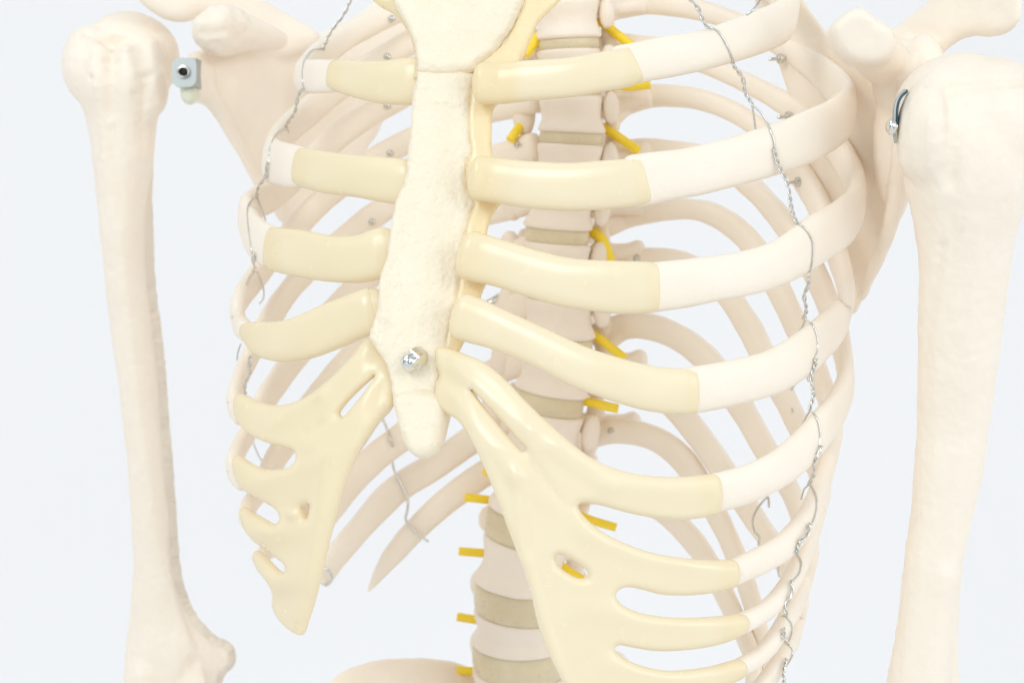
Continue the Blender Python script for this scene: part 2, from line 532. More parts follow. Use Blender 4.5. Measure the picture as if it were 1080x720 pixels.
# fused lower cartilages
SHEET_L = [(462,366),(495,375),(515,385),(535,402),(550,418),(570,438),(590,456),(610,473),(630,486),(655,496),(690,502),(725,502),(754,500),
 (759,506),(761,522),(759,538),(754,543),(720,548),(690,546),(660,540),(635,533),(618,530),(610,532),(613,540),(622,550),(638,562),(660,573),(690,583),(720,588),(750,590),(773,590),
 (778,595),(779,606),(777,616),(770,621),(735,627),(700,627),(675,621),(660,619),(651,623),(650,630),(656,637),(672,645),(700,650),(730,651),(760,649),(782,647),
 (788,651),(788,662),(783,669),(765,677),(740,683),(710,686),(690,686),(665,682),(652,680),(648,684),(656,692),(672,700),(697,706),(722,706),(750,702),(778,695),
 (785,698),(786,709),(780,716),(755,727),(722,735),(700,738),(720,750),(760,755),(790,750),(780,765),(700,790),(620,780),(605,745),
 (594,720),(580,692),(568,660),(559,622),(548,590),(535,555),(520,515),(506,482),(495,460),(483,443),(472,436),(460,424),(460,404),(464,395),(460,384)]
HOLES_L = [[(498,411),(506,419),(520,434),(535,450),(548,465),(555,472),(555,475),(550,475),(538,462),(522,443),(510,428)],
           [(586,587),(590,597),(599,604),(610,609),(619,608),(619,602),(611,595),(598,587),(590,584)]]
SHEET_R = [(388,357),(372,375),(352,396),(330,414),(310,424),(290,427),(270,422),(254,415),(249,420),(249,437),(258,452),(272,462),(287,468),(303,472),
 (312,476),(313,484),(308,491),(298,494),(284,495),(270,491),(258,484),(250,479),(247,487),(249,502),(257,515),(267,522),(281,530),(291,536),(296,543),(295,550),(289,552),(279,547),(265,539),(257,534),
 (255,542),(258,554),(266,567),(273,574),(283,580),(291,587),(301,595),(302,602),(296,602),(288,595),(277,584),(271,580),(268,588),(274,602),(284,615),(289,626),(289,640),(297,655),(309,666),(319,669),
 (325,655),(333,630),(339,605),(347,572),(354,545),(362,516),(373,488),(386,463),(400,445),(411,434),(416,424),(418,402),(412,380),(402,360)]
HOLES_R = [[(397,396),(387,404),(374,416),(363,428),(358,436),(361,440),(369,433),(379,421),(389,408)],
           [(320,535),(325,532),(328,531),(327,539),(324,547)]]


def sheet_n(x, y, D): return normal_at(x, y, D)


def seam(x0, y0, x1, y1, n, w):
    """little stretch marks across the seam where two cartilages fuse"""
    v = np.array((x1 - x0, y1 - y0)); L = np.linalg.norm(v); v = v / L
    def f(x, y):
        p = np.array((x - x0, y - y0)); s = p @ v; r = p @ np.array((-v[1], v[0]))
        if s < -2 or s > L + 2 or abs(r) > w: return 0.0
        return 0.00035 * math.sin(2 * math.pi * s / (L / n)) * math.cos(r / w * math.pi / 2)
    return f


def groove(lines):
    def f(x, y):
        z = 0.0
        for (x0, y0, x1, y1, w, a) in lines:
            v = np.array((x1 - x0, y1 - y0)); L = np.linalg.norm(v); v = v / L
            p = np.array((x - x0, y - y0)); s = np.clip(p @ v, 0, L); d = np.linalg.norm(p - s * v)
            z += a * math.exp(-(d / w) ** 2)
        return z
    return f


sl = seam(556, 478, 596, 530, 9, 7)
gl = groove([(480, 385, 560, 452, 9, 0.0009), (560, 452, 640, 510, 11, 0.0009), (640, 510, 750, 522, 13, 0.0008), (478, 415, 545, 500, 9, 0.0010), (545, 500, 620, 560, 12, 0.0006),
             (620, 562, 770, 606, 12, 0.0007), (600, 640, 785, 660, 13, 0.0006), (640, 700, 785, 705, 12, 0.0006), (545, 500, 555, 590, 7, 0.0007), (555, 590, 592, 715, 7, 0.0008), (556, 478, 598, 532, 6, -0.0006)])
V, Fc = inflate(SHEET_L, lambda x, y: depth(x, y, a_sheet(x, y, 1), 1, True) - 0.001 + 0.0035 * sst(505, 468, x), 0.0031, 8, HOLES_L, step=2.5, grid=3.5, nfn=sheet_n, amp=0.0002, nsc=45, extra=lambda x, y: sl(x, y) + gl(x, y))
link('fused_cartilage', thick_attr(mesh_from('fused_cartilage', V, Fc), V, lambda x, y: 0.45 * sst(748, 772, x + 0.25 * (600 - y) * (1 if y < 560 else 0)) + 0.35 * sst(500, 478, x)), M_CART)
sr = seam(326, 455, 350, 437, 8, 6)
gr = groove([(392, 366, 345, 415, 9, 0.0010), (345, 415, 290, 446, 10, 0.0010), (405, 395, 350, 480, 9, 0.0009), (340, 490, 270, 508, 10, 0.0006), (350, 480, 322, 650, 9, 0.0009), (320, 560, 268, 560, 9, 0.0006), (318, 540, 312, 542, 4, 0.0015), (355, 440, 330, 455, 6, -0.0006)])
V, Fc = inflate(SHEET_R, lambda x, y: depth(x, y, a_sheet(x, y, -1), -1, True) - 0.001 + 0.003 * sst(385, 410, x), 0.0030, 8, HOLES_R, step=2.5, grid=3.5, nfn=sheet_n, amp=0.0002, nsc=45, extra=lambda x, y: sr(x, y) + gr(x, y))
link('fused_cartilage', thick_attr(mesh_from('fused_cartilage', V, Fc), V, lambda x, y: 0.3 + 0.2 * sst(275, 252, x)), M_CART)

# darker, thicker resin along the edges of the sternum
EDGE_L = [(556,-40),(550,5),(534,42),(518,58),(501,72),(496,95),(493,120),(494,150),(496,160),(491,175),(490,190),(496,208),(499,216),(493,230),(489,250),(486,270),(482,300),(476,330),(470,350),(464,392),
 (472,394),(484,372),(494,352),(502,332),(506,318),(509,308),(515,296),(516,280),(513,262),(514,245),(519,228),(530,214),(545,205),(548,190),(540,178),(528,172),(520,164),(519,140),(520,118),(527,109),(545,105),(549,90),(548,68),(553,59),(560,42),(570,22),(588,4),(625,-40)]
V, Fc = inflate(EDGE_L, lambda x, y: Dst(y) + 0.0014 + max(0, x - 520) * 0.00012, 0.0024, 5, step=3, grid=5, amp=0.0005)
link('costal_cartilage', mesh_from('costal_cartilage', V, Fc), M_AMBER, label='amber cartilage strip along the left edge of the sternum')
EDGE_R = [(380,-40),(390,-4),(402,8),(416,16),(427,29),(435,46),(438,64),(436,84),(448,84),(450,60),(444,35),(432,15),(428,-10),(432,-40)]
V, Fc = inflate(EDGE_R, lambda x, y: Dst(y) + 0.004 + max(0, 430 - x) * 0.0002, 0.004, 8, step=3, grid=5, amp=0.0004)
link('costal_cartilage', mesh_from('costal_cartilage', V, Fc), M_AMBER, label='amber cartilage of the first rib beside the manubrium')

# ------------------------------------------------------------------ sternum
MAN = [(419,-45),(417,5),(425,20),(433,35),(438,50),(441,64),(442,76),(455,79),(480,79),(503,76),(505,70),(520,58),(533,41),(545,20),(553,-2),(560,-45)]
BODY = [(442,75),(440,85),(436,98),(435,120),(433,142),(430,165),(428,188),(418,213),(413,240),(410,268),(402,290),(400,310),(398,330),(391,350),(391,358),(399,370),(408,385),(413,405),(417,424),(430,428),(445,425),(460,428),(470,424),
        (468,408),(471,392),(474,375),(476,358),(479,342),(483,324),(487,305),(489,285),(493,260),(496,240),(499,226),(505,214),(497,201),(494,187),(496,173),(501,160),(497,140),(498,112),(500,95),(502,80),(490,75),(465,75)]
XIPH = [(416,418),(417,432),(421,447),(426,464),(434,477),(446,484),(459,480),(467,469),(472,452),(475,436),(474,420),(460,412),(445,409),(430,411)]
def stD(x, y): return Dst(y) + abs(x - lerp(ST_X, y)) * 0.00003
fn = lambda x, y, D: nz(np.array((-0.448 * 0.5, 0, -0.9)))
sg = groove([(441, 97, 500, 97, 2.5, -0.0003), (402, 300, 412, 335, 4, 0.0008), (408, 335, 404, 372, 4, 0.0008), (430, 200, 415, 320, 9, -0.0005), (480, 120, 470, 360, 10, -0.0004), (440, 105, 498, 108, 4, 0.0004)])
def chip(x, y):
    c = lerp(ST_X, y); e = sst(16, 30, abs(x - c))
    a = noise.fractal(Vector((x * 0.11, y * 0.06, 3.1)), 1.0, 2.0, 3); b = noise.fractal(Vector((x * 0.3, y * 0.3, 9.0)), 1.0, 2.0, 3)
    return e * (0.0008 * min(0, a) + 0.0002 * b) + 0.00012 * b - 0.0012 * sst(40, 34, y - 100) * 0


rngs = random.Random(2)
def jag(poly, amp, seed):
    q = resample(crom(poly, 8, True), 3.0); out = []
    for i, (x, y) in enumerate(q):
        out.append((x + noise.fractal(Vector((x * 0.12, y * 0.12, seed)), 1.0, 2.0, 3) * amp, y + noise.fractal(Vector((x * 0.12, y * 0.12, seed + 9)), 1.0, 2.0, 3) * amp))
    return out


BODY = jag(BODY, 1.2, 1.0); MAN = jag(MAN, 1.2, 4.0)
V, Fc = inflate(BODY, lambda x, y: stD(x, y) + 0.0010, 0.0036, 7, step=2.0, grid=2.2, nfn=fn, amp=0.00028, nsc=90, extra=lambda x, y: sg(x, y) + chip(x, y))
stern = link('sternum', mesh_from('sternum', V, Fc), M_STERN)
V, Fc = inflate(MAN, lambda x, y: stD(x, y) + 0.0004, 0.0040, 8, step=2.5, grid=3, nfn=fn, amp=0.0005, nsc=70, extra=groove([(442, 66, 505, 66, 5, 0.0006)]))
link('manubrium', mesh_from('manubrium', V, Fc), M_STERN, stern)
V, Fc = inflate(XIPH, lambda x, y: Dst(y) - 0.0004, 0.0048, 13, step=2.5, grid=3.2, nfn=fn, amp=0.0005, nsc=60)
link('xiphoid_process', mesh_from('xiphoid_process', V, Fc), M_STERN, stern)


# ------------------------------------------------------------------ hardware
def frame(d):
    d = nz(np.array(d, float)); u = nz(np.cross(d, np.array((0, 1., 0.05)))); v = np.cross(u, d)
    return d, u, v


def lathe(c, d, prof, seg=24, hexs=False, rot=0.0):
    d, u, v = frame(d); V = []; Fc = []
    n = 6 if hexs else seg
    for (s, r) in prof:
        for k in range(n):
            a = 2 * math.pi * k / n + rot
            V.append(c + d * s + (u * math.cos(a) + v * math.sin(a)) * r)
    m = len(prof)
    for i in range(m - 1):
        for k in range(n): Fc.append((i * n + k, i * n + (k + 1) % n, (i + 1) * n + (k + 1) % n, (i + 1) * n + k))
    Fc.append(tuple(range(n))[::-1]); Fc.append(tuple((m - 1) * n + k for k in range(n)))
    return V, Fc


def flat(me, ang=0.6):
    for p in me.polygons: p.use_smooth = True
    try: me.set_sharp_from_angle(angle=ang)
    except Exception: pass
    return me


nd = nz(np.array((-0.62, -0.36, -0.70)))
nc = C3(441, 376.5, Dst(377) - 0.0040)
me = mesh_from('acorn_nut', *merge([lathe(nc, nd, [(-0.002, 0.0036), (0.0004, 0.0045), (0.0034, 0.0045), (0.0039, 0.0039)], hexs=True, rot=0.3),
                                    lathe(nc, nd, [(0.0037, 0.0036), (0.0050, 0.0035)] + [(0.0050 + 0.0034 * math.sin(t), 0.0035 * math.cos(t)) for t in np.linspace(0.15, 1.5, 9)], 28)]))
link('acorn_nut', flat(me), M_CHROME, stern)


def screw(px, py, D, d, parent, hr=0.0016, ln=0.004, shaft=0.0008, head=True):
    c = C3(px, py, D); parts = [lathe(c, d, [(-0.003, shaft), (ln, shaft * 0.95), (ln + 0.0004, shaft * 0.5)], 10)]
    if head: parts.append(lathe(c, d, [(-0.0008, hr * 0.9), (0, hr), (0.0009, hr * 0.95), (0.0014, hr * 0.6)], 14))
    me = mesh_from('screw', *merge(parts))
    link('screw', flat(me), M_METAL, parent)


def rib_D(side, k, px, py):
    q, P3, ht, nb, nr = RIBPATH[(side, k)]
    dd = (q[:, 0] - px) ** 2 + (q[:, 1] - py) ** 2
    i = int(dd.argmin())
    return P3[i, 2], ht[i], i


for k, px, py in ((3, 679, 6), (5, 677, 101), (6, 672, 163), (8, 672, 272), (11, 645, 454), (10, 660, 398)):
    D, h, i = rib_D(1, k, px, py)
    screw(px, py, D - h * 0.9, (-0.15, 0.05, -1), RIB[(1, k)], 0.0017, 0.0004)
for k, px, py in ((3, 823, 62), (4, 832, 123), (5, 842, 192)):
    D, h, i = rib_D(1, k, px, py)
    screw(px, py, D - h * 0.8, (-0.85, -0.12, -0.4), RIB[(1, k)], 0.0022, 0.0052, 0.0008)
for k, px, py in ((2, 413, 20), (3, 408, 60), (4, 408, 112), (5, 411, 162), (6, 392, 234), (7, 387, 322), (6, 546, 153)):
    D, h, i = rib_D(-1, k, px, py)
    screw(px, py, D - h * 0.9, (0.5, -0.15, -0.8), RIB[(-1, k)], 0.0017, 0.003, 0.0008)
for (a, b, k) in (((507, 326), (531, 312), 8),):
    D, h, i = rib_D(-1, k, 500, 300)
    me = mesh_from('screw', *tube([C3(a[0], a[1], D - 0.012), C3(b[0], b[1], D - 0.012)], 0.0022, 12))
    link('screw', me, M_METAL, RIB[(-1, k)])

# ------------------------------------------------------------------ spine
DISCS = [(-52, 3.5, 35, 597), (-4, 4, 35.5, 598), (47, 5, 36, 600), (96, 5.5, 36, 602), (146, 5.5, 37, 603), (197, 6, 36.5, 597), (248, 7, 37.5, 588), (305, 8, 38, 590), (363, 9.5, 40, 589), (423, 10, 40, 580), (488, 12, 42, 570), (553, 15, 46, 556), (630, 15.5, 50, 548), (691, 15, 53, 549), (765, 15, 54, 553)]
def spD(y): return lerp([(-60, 0.834), (50, 0.838), (150, 0.843), (250, 0.848), (365, 0.855), (490, 0.864), (565, 0.870), (645, 0.878), (720, 0.887), (780, 0.894)], y)
def tilt(y): return math.radians(lerp([(0, 6), (150, 6), (300, 9), (450, 11), (560, 15), (720, 17)], y))


def spframe(y, xs):
    ang = tilt(y)
    up = nz(np.array((xs, math.cos(ang), -math.sin(ang))))
    lat = nz(np.array((0.894, 0.0, -0.448)) - np.dot(np.array((0.894, 0.0, -0.448)), up) * up)
    fw = nz(np.cross(up, lat)) * 1.0
    if fw[2] > 0: fw = -fw
    return up, lat, fw


def bodyring(c, up, lat, fw, r, N=40):
    out = []
    for k in range(N):
        a = 2 * math.pi * k / N
        x, z = math.cos(a), math.sin(a)
        rr = 1.0
        zz = z * (0.86 if z > 0 else 0.62)
        if z < 0: zz += 0.16 * math.exp(-(x / 0.45) ** 2)
        out.append(c + lat * x * r * 1.02 + fw * zz * r * 1.02)
    return out


def loft(rings):
    V = []; Fc = []; n = len(rings[0])
    for r in rings: V += list(r)
    for i in range(len(rings) - 1):
        for k in range(n): Fc.append((i * n + k, i * n + (k + 1) % n, (i + 1) * n + (k + 1) % n, (i + 1) * n + k))
    Fc.append(tuple(range(n))[::-1]); Fc.append(tuple((len(rings) - 1) * n + k for k in range(n)))
    return V, Fc


SPF = []
for i, (y, h, w_, x) in enumerate(DISCS):
    a = DISCS[max(0, i - 1)]; b = DISCS[min(len(DISCS) - 1, i + 1)]
    A = C3(a[3], a[0], spD(a[0])); B = C3(b[3], b[0], spD(b[0]))
    SPF.append(spframe(y, (A - B)[0] / np.linalg.norm(A - B)))
VERT = []
for i in range(len(DISCS) - 1):
    y0, h0, w0, x0 = DISCS[i]; y1, h1, w1, x1 = DISCS[i + 1]
    lumbar = i >= 10
    top = C3(x0, y0 + h0, spD(y0 + h0)); bot = C3(x1, y1 - h1, spD(y1 - h1))
    up0, l0, f0 = SPF[i]; up1, l1, f1 = SPF[i + 1]
    cc0 = C3(x0, y0, spD(y0)); cc1 = C3(x1, y1, spD(y1))
    top = cc0 - up0 * h0 / F * cc0[2]; bot = cc1 + up1 * h1 / F * cc1[2]
    rings = []
    prof = [(0.0, 0.82), (0.010, 0.90), (0.05, 0.95), (0.12, 0.96), (0.25, 0.93), (0.4, 0.885), (0.55, 0.87), (0.68, 0.90), (0.8, 0.955), (0.89, 0.99), (0.95, 0.985), (0.985, 0.93), (1.0, 0.82)]
    for s, r in prof:
        c = top * (1 - s) + bot * s
        u = nz(up0 * (1 - s) + up1 * s); la = nz(l0 * (1 - s) + l1 * s); fw = nz(f0 * (1 - s) + f1 * s)
        w = (w0 * (1 - s) + w1 * s) / F * c[2]
        rr = bodyring(c, u, la, fw, w * r)
        rr = [q + nz(q - c) * noise.fractal(Vector(q) * 80, 1.0, 2.0, 4) * 0.0007 for q in rr]
        rings.append(rr)
    V, Fc = loft(rings)
    body = link('vertebra', mesh_from('vertebra', V, Fc), M_VERT)
    VERT.append(body)
    # arch with its processes
    c = top * 0.6 + bot * 0.4; up, la, fw = up0, l0, f0
    w = (w0 + w1) / 2 / F * c[2]
    parts = []
    for s in (1, -1):
        base = c + la * s * w * 0.55 - fw * w * 0.5 + up * w * 0.12
        mid = c + la * s * w * 0.85 - fw * w * 1.05 + up * w * 0.15
        ln = 1.75 if not lumbar else 1.5
        tip = c + la * s * w * ln - fw * w * (1.5 if not lumbar else 1.25) + up * w * (0.3 if not lumbar else 0.1)
        q = crom([tuple(base) + (w * 0.24,), tuple(mid) + (w * 0.26,), tuple(tip) + (w * 0.25,)], 6)
        parts.append(tube(q[:, :3], q[:, 3], 12)); parts.append(ellipsoid(tip, I3, (w * 0.27, w * 0.33, w * 0.25), 14, 9))
        # articular processes
        parts.append(ellipsoid(mid + up * w * 0.45 * 1.0, (la, up, fw), (w * 0.24, w * 0.42, w * 0.20), 14, 9))
        parts.append(ellipsoid(mid - up * w * 0.55 + fw * w * 0.04, (la, up, fw), (w * 0.25, w * 0.45, w * 0.19), 14, 9))
        if not lumbar:                                    # facets that carry the rib heads
            if s < 0: parts.append(ellipsoid(c - la * w * 1.80 - fw * w * 0.55 - up * w * 0.05, (la, up, fw), (w * 0.38, w * 0.66, w * 0.32), 14, 9))
            else: parts.append(ellipsoid(c + la * w * 1.10 - fw * w * 0.35 + up * w * 0.05, (la, up, fw), (w * 0.25, w * 0.50, w * 0.28), 14, 9))
        lam = crom([tuple(mid) + (w * 0.3,), tuple(c - fw * w * 1.55 - up * w * 0.1) + (w * 0.26,)], 4)
        parts.append(tube(lam[:, :3], lam[:, 3], 10))
    sp = crom([tuple(c - fw * w * 1.35) + (w * 0.26,), tuple(c - fw * w * 2.0 - up * w * 0.4) + (w * 0.2,), tuple(c - fw * w * 2.5 - up * w * (1.0 if not lumbar else 0.4)) + (w * 0.22,)], 5)
    parts.append(tube(sp[:, :3], sp[:, 3], 10))
    nm = remeshed(*merge(parts), voxel=0.0013, smooth=5, amp=0.0003)
    link('vertebral_arch', nm, M_VERT, body)
    # disc below
    if True:
        yb, hb, wb, xb = DISCS[i + 1]
        up, la, fw = SPF[i + 1]
        cb = C3(xb, yb, spD(yb)); t = cb + up * (hb + 1) / F * cb[2]; b = cb - up * (hb + 1) / F * cb[2]
        k = 0.93 if not lumbar else 0.975
        rings = []
        for s, r in [(0, 0.94), (0.12, 0.98), (0.35, 1.0), (0.65, 1.0), (0.88, 0.98), (1, 0.94)]:
            cc = t * (1 - s) + b * s
            rings.append(bodyring(cc, up, la, fw, wb / F * cc[2] * k * r))
        V, Fc = loft(rings)
        link('intervertebral_disc', mesh_from('intervertebral_disc', V, Fc), M_DISC, body)


def nearest_vert(y):
    return VERT[max(0, min(len(VERT) - 1, next((i for i in range(len(DISCS) - 1) if DISCS[i + 1][0] > y), len(VERT) - 1)))]


NERVES = [((622, 14), (640, 28), (668, 50), 5.0, 0.842), ((640, 88), (662, 91), (686, 89), 5.0, 0.836), ((626, 130), (645, 140), (674, 160), 5.0, 0.846), ((622, 243), (634, 252), (644, 276), 6.0, 0.848),
          ((612, 345), (632, 357), (659, 378), 5.0, 0.854), ((600, 418), (622, 424), (652, 431), 5.0, 0.857), ((592, 532), (618, 546), (650, 556), 4.6, 0.866), ((582, 588), (600, 602), (615, 611), 4.6, 0.868),
          ((578, 30), (566, 42), (553, 58), 6.0, 0.838), ((553, 128), (545, 138), (538, 148), 5.0, 0.858), ((566, 248), (552, 256), (538, 266), 5.0, 0.866), ((530, 478), (520, 490), (511, 500), 4.4, 0.872),
          ((540, 530), (516, 527), (490, 524), 4.6, 0.884), ((534, 585), (510, 583), (484, 581), 4.6, 0.892), ((530, 657), (508, 654), (482, 650), 4.6, 0.90), ((530, 708), (505, 708), (482, 706), 4.6, 0.908)]
for a, b, c, r, D in NERVES:
    q = crom([(a[0], a[1], D + 0.004), (b[0], b[1], D), (c[0], c[1], D - 0.002)], 6)
    V, Fc = tube([C3(*t) for t in q], r / F * D, 14)
    link('spinal_nerve', flat(mesh_from('spinal_nerve', V, Fc), 0.9), M_NERVE, nearest_vert(b[1]))


# ------------------------------------------------------------------ upper arms
def profile_loft(rows, Dfn, dkf, N=44):
    q = crom(rows, 5)
    rings = []
    for y, l, r in q:
        dk = dkf(y); cx = (l + r) / 2; D = Dfn(y); c = C3(cx, y, D); w = (r - l) / 2 / F * D
        rings.append([c + np.array((math.cos(2 * math.pi * k / N) * w, 0, math.sin(2 * math.pi * k / N) * w * dk)) for k in range(N)])
    return loft(rings)


def ridge(a, b, w, h):
    """raised or sunken line on the front of a bone, a and b where the photo shows it"""
    a = np.array(a, float); v = np.array(b, float) - a; L2 = v @ v
    def f(px, py):
        p = np.array((px, py)) - a; t = min(1, max(0, (p @ v) / L2)); d = p - t * v
        return h * (1 - 0.65 * t) * math.exp(-(d @ d) / (w * w))
    return f


def to_px(co):
    r = co - CAM; D = r.dot(FWD)
    return r.dot(RIGHT) / D * F + 540, 360 - r.dot(UP) / D * F


# far arm (left of the picture)
dA = lambda y: 0.897 + 0.03 * y / 720
rowsA = [(50, 80, 170), (75, 76, 176), (95, 79, 178), (110, 86, 172), (125, 91, 166), (145, 95, 163), (170, 98, 162), (205, 102, 161), (250, 106, 162), (300, 111, 165), (350, 117, 171), (400, 124, 176), (450, 130, 180), (500, 135, 184), (560, 139, 188), (600, 141, 192), (625, 139, 198), (645, 137, 206), (660, 135, 217), (674, 133, 231), (692, 131, 242), (720, 130, 236), (760, 130, 226)]
pa = [profile_loft(rowsA, lambda y: dA(y) - lerp([(60, 0.006), (140, 0.006), (230, 0.004), (340, 0)], y), lambda y: lerp([(60, 0.9), (110, 1.05), (160, 1.08), (240, 0.98), (350, 0.85), (600, 0.8), (660, 0.5), (720, 0.40)], y))]
s = 0.897 / F
pa.append(ellipsoid(C3(136, 62, 0.903), I3, (54 * s, 50 * s, 46 * s), 28, 18))
pa.append(ellipsoid(C3(96, 69, 0.893), I3, (31 * s, 42 * s, 36 * s), 24, 16))
pa.append(ellipsoid(C3(146, 84, 0.889), I3, (30 * s, 50 * s, 26 * s), 24, 16))
pa.append(ellipsoid(C3(160, 95, 0.89), I3, (18 * s, 28 * s, 22 * s), 20, 12))
pa.append(ellipsoid(C3(233, 693, 0.927), I3, (18.5 * s, 21 * s, 15 * s), 18, 12))
pa.append(ellipsoid(C3(152, 716, 0.922), I3, (23 * s, 30 * s, 20 * s), 18, 12)); pa.append(ellipsoid(C3(208, 720, 0.92), I3, (18 * s, 22 * s, 16 * s), 18, 12))
def Wf(px, py, D): return tuple(W(C3(px, py, D)))
fA = [ridge(*t) for t in (((116, 46), (118, 120), 7, -0.0045), ((119, 138), (126, 230), 7, -0.0012), ((134, 55), (141, 125), 8, 0.0016), ((151, 85), (150, 150), 6, -0.0016), ((158, 48), (168, 110), 7, 0.0018),
      ((125, 43), (152, 46), 6, -0.0024), ((98, 60), (100, 100), 8, 0.0012), ((205, 700), (192, 716), 9, -0.004), ((90, 34), (112, 42), 4, -0.002))]
def dispA(co, no):
    px, py = to_px(co)
    k = sum(f(px, py) for f in fA) if no.y < 0.2 else 0.0
    z = co.z
    up = max(0.0, min(1.0, (z - 1.30) / 0.03))
    if no.y < 0.3:
        k -= 0.0036 * sst(0, 13, px - lerp([(560, 172), (600, 177), (640, 185), (680, 199), (720, 216)], py)) * sst(540, 620, py)
        k -= 0.0046 * min(1, max(0, (px - lerp([(190, 122), (300, 134), (440, 148), (560, 165), (640, 178)], py)) / 27)) * sst(150, 260, py) * sst(650, 560, py)
    k += noise.fractal(co * 110, 0.8, 2.0, 5) * 0.0018 * up + noise.fractal(co * 320, 1.0, 2.0, 3) * 0.0003
    for (x, y, r, h) in ((114, 63, 2.6, -0.0030), (115, 74, 2.2, -0.0018), (126, 66, 2.6, -0.0018), (99, 82, 2.6, -0.0016), (152, 88, 4, 0.0014), (143, 100, 3, -0.0012), (97, 60, 3, -0.0008), (135, 52, 4, 0.0014), (158, 80, 4, -0.0012), (170, 76, 4, 0.001), (104, 92, 3, 0.0009)):
        c = W(C3(x, y, 0.88)); d = ((co.x - c.x) ** 2 + (co.z - c.z) ** 2); k += h * math.exp(-d / (r * s) ** 2) * (1 if no.y < 0 else 0)
    return k
nm = remeshed(*merge(pa), voxel=0.0011, smooth=26, amp=0.0004, nsc=40, dispfn=dispA)
armA = link('humerus', nm, M_BONE)

# near arm (right of the picture)
dB = lambda y: 0.712 + 0.03 * y / 720
rowsB = [(110, 962, 1086), (140, 956, 1090), (165, 954, 1089), (195, 958, 1086), (225, 964, 1078), (260, 968, 1068), (300, 969, 1063), (350, 968, 1057), (400, 968, 1050), (450, 967, 1043), (500, 963, 1036), (540, 960, 1027), (580, 955, 1018), (620, 950, 1011), (660, 945, 1006), (720, 935, 1001), (780, 922, 1000), (840, 905, 1005)]
pb = [profile_loft(rowsB, lambda y: dB(y) - lerp([(110, 0.006), (210, 0.0075), (320, 0.0045), (460, 0)], y), lambda y: lerp([(110, 0.9), (150, 1.0), (210, 1.06), (320, 0.95), (460, 0.8)], y))]
s2 = 0.712 / F
pb.append(ellipsoid(C3(1012, 116, 0.717), I3, (69 * s2, 61 * s2, 70 * s2), 32, 20))
pb.append(ellipsoid(C3(1044, 130, 0.706), I3, (52 * s2, 66 * s2, 52 * s2), 28, 18))
pb.append(ellipsoid(C3(1050, 114, 0.715), I3, (50 * s2, 54 * s2, 60 * s2), 28, 18))
pb.append(ellipsoid(C3(988, 140, 0.704), I3, (42 * s2, 60 * s2, 46 * s2), 26, 16))
q = crom([(1006, 560, 8, 0.742), (1003, 620, 10, 0.744), (1000, 700, 12, 0.746), (1000, 790, 14, 0.748)], 5)
pb.append(tube([C3(x, y, D) for x, y, r, D in q], [r / F * D for x, y, r, D in q], 16))
fB = [ridge(*t) for t in (((1001, 92), (1004, 190), 9, -0.0036), ((1004, 190), (1005, 300), 10, -0.0008), ((994, 105), (996, 170), 4, 0.0014), ((983, 130), (983, 185), 9, 0.0014), ((993, 260), (974, 380), 5, -0.0009),
      ((1084, 86), (1008, 91), 5, -0.0026), ((997, 610), (985, 720), 13, 0.0014), ((1030, 240), (1010, 480), 11, 0.0008), ((952, 170), (968, 250), 5, 0.0010))]
def dispB(co, no):
    px, py = to_px(co)
    k = sum(f(px, py) for f in fB) if no.y < 0.2 else 0.0
    up = max(0.0, min(1.0, (co.z - 1.29) / 0.03))
    k += noise.fractal(co * 95, 0.8, 2.0, 5) * 0.0016 * up + noise.fractal(co * 320, 1.0, 2.0, 3) * 0.00025
    for (x, y, r, h) in ((1002, 128, 3.5, 0.0010), (996, 140, 3, -0.0008), (985, 88, 2.5, -0.0009), (983, 90, 2, 0.0006), (1012, 153, 2.5, 0.0007), (1020, 118, 6, -0.0008), (1023, 105, 4, 0.0006), (996, 200, 2, -0.0005)):
        c = W(C3(x, y, 0.685)); k += h * math.exp(-((co.x - c.x) ** 2 + (co.z - c.z) ** 2) / (r * s2) ** 2) * (1 if no.y < 0 else 0)
    k += noise.fractal(Vector((co.x * 300, co.y * 300, co.z * 18)), 1.0, 2.0, 3) * 0.00018
    return k
nm = remeshed(*merge(pb), voxel=0.0011, smooth=26, amp=0.0004, nsc=35, dispfn=dispB)
armB = link('humerus', nm, M_BONE)

# ------------------------------------------------------------------ shoulder blades
BL_B = [(800,-60),(842,-8),(872,32),(905,62),(930,62),(952,58),(960,75),(957,105),(953,140),(957,175),(958,212),(944,243),(928,275),(913,310),(901,332),(893,326),(880,290),(862,230),(845,160),(825,80),(795,0)]
def blB(x, y):
    D = lerp([(790, 0.815), (850, 0.795), (905, 0.772), (935, 0.752), (960, 0.738)], x) + lerp([(-60, 0.0), (60, 0.0), (330, 0.020)], y)
    return D
pb = [inflate(BL_B, blB, 0.0035, 8, step=4, grid=6)]
q = crom([(957, 60, 8, 0.738), (955, 110, 9, 0.737), (950, 170, 11, 0.742), (938, 240, 9, 0.755), (908, 315, 6, 0.772)], 6)
pb.append(tube([C3(*t[[0, 1, 3]]) for t in q], [t[2] / F * t[3] for t in q], 16))                # thick outer border
pb.append(ellipsoid(C3(973, 80, 0.744), (nz(np.array((0.3, 0, -0.95))), I3[1], nz(np.array((0.95, 0, 0.3)))), (0.012, 0.0165, 0.0075), 22, 14))   # socket
cq = crom([(945, 78, 20, 0.756), (935, 68, 25, 0.744), (922, 54, 27, 0.732), (912, 44, 29, 0.724)], 6)
pb.append(tube([C3(*t[[0, 1, 3]]) for t in cq], [t[2] / F * t[3] for t in cq], 20))
pb.append(inflate([(873,33),(884,19),(904,8),(916,14),(926,24),(938,30),(945,45),(941,59),(935,68),(915,72),(895,68),(880,54)], lambda x, y: 0.719 + 0.0001 * (y - 40), 0.0075, 9, step=3, grid=5, back=1.6))
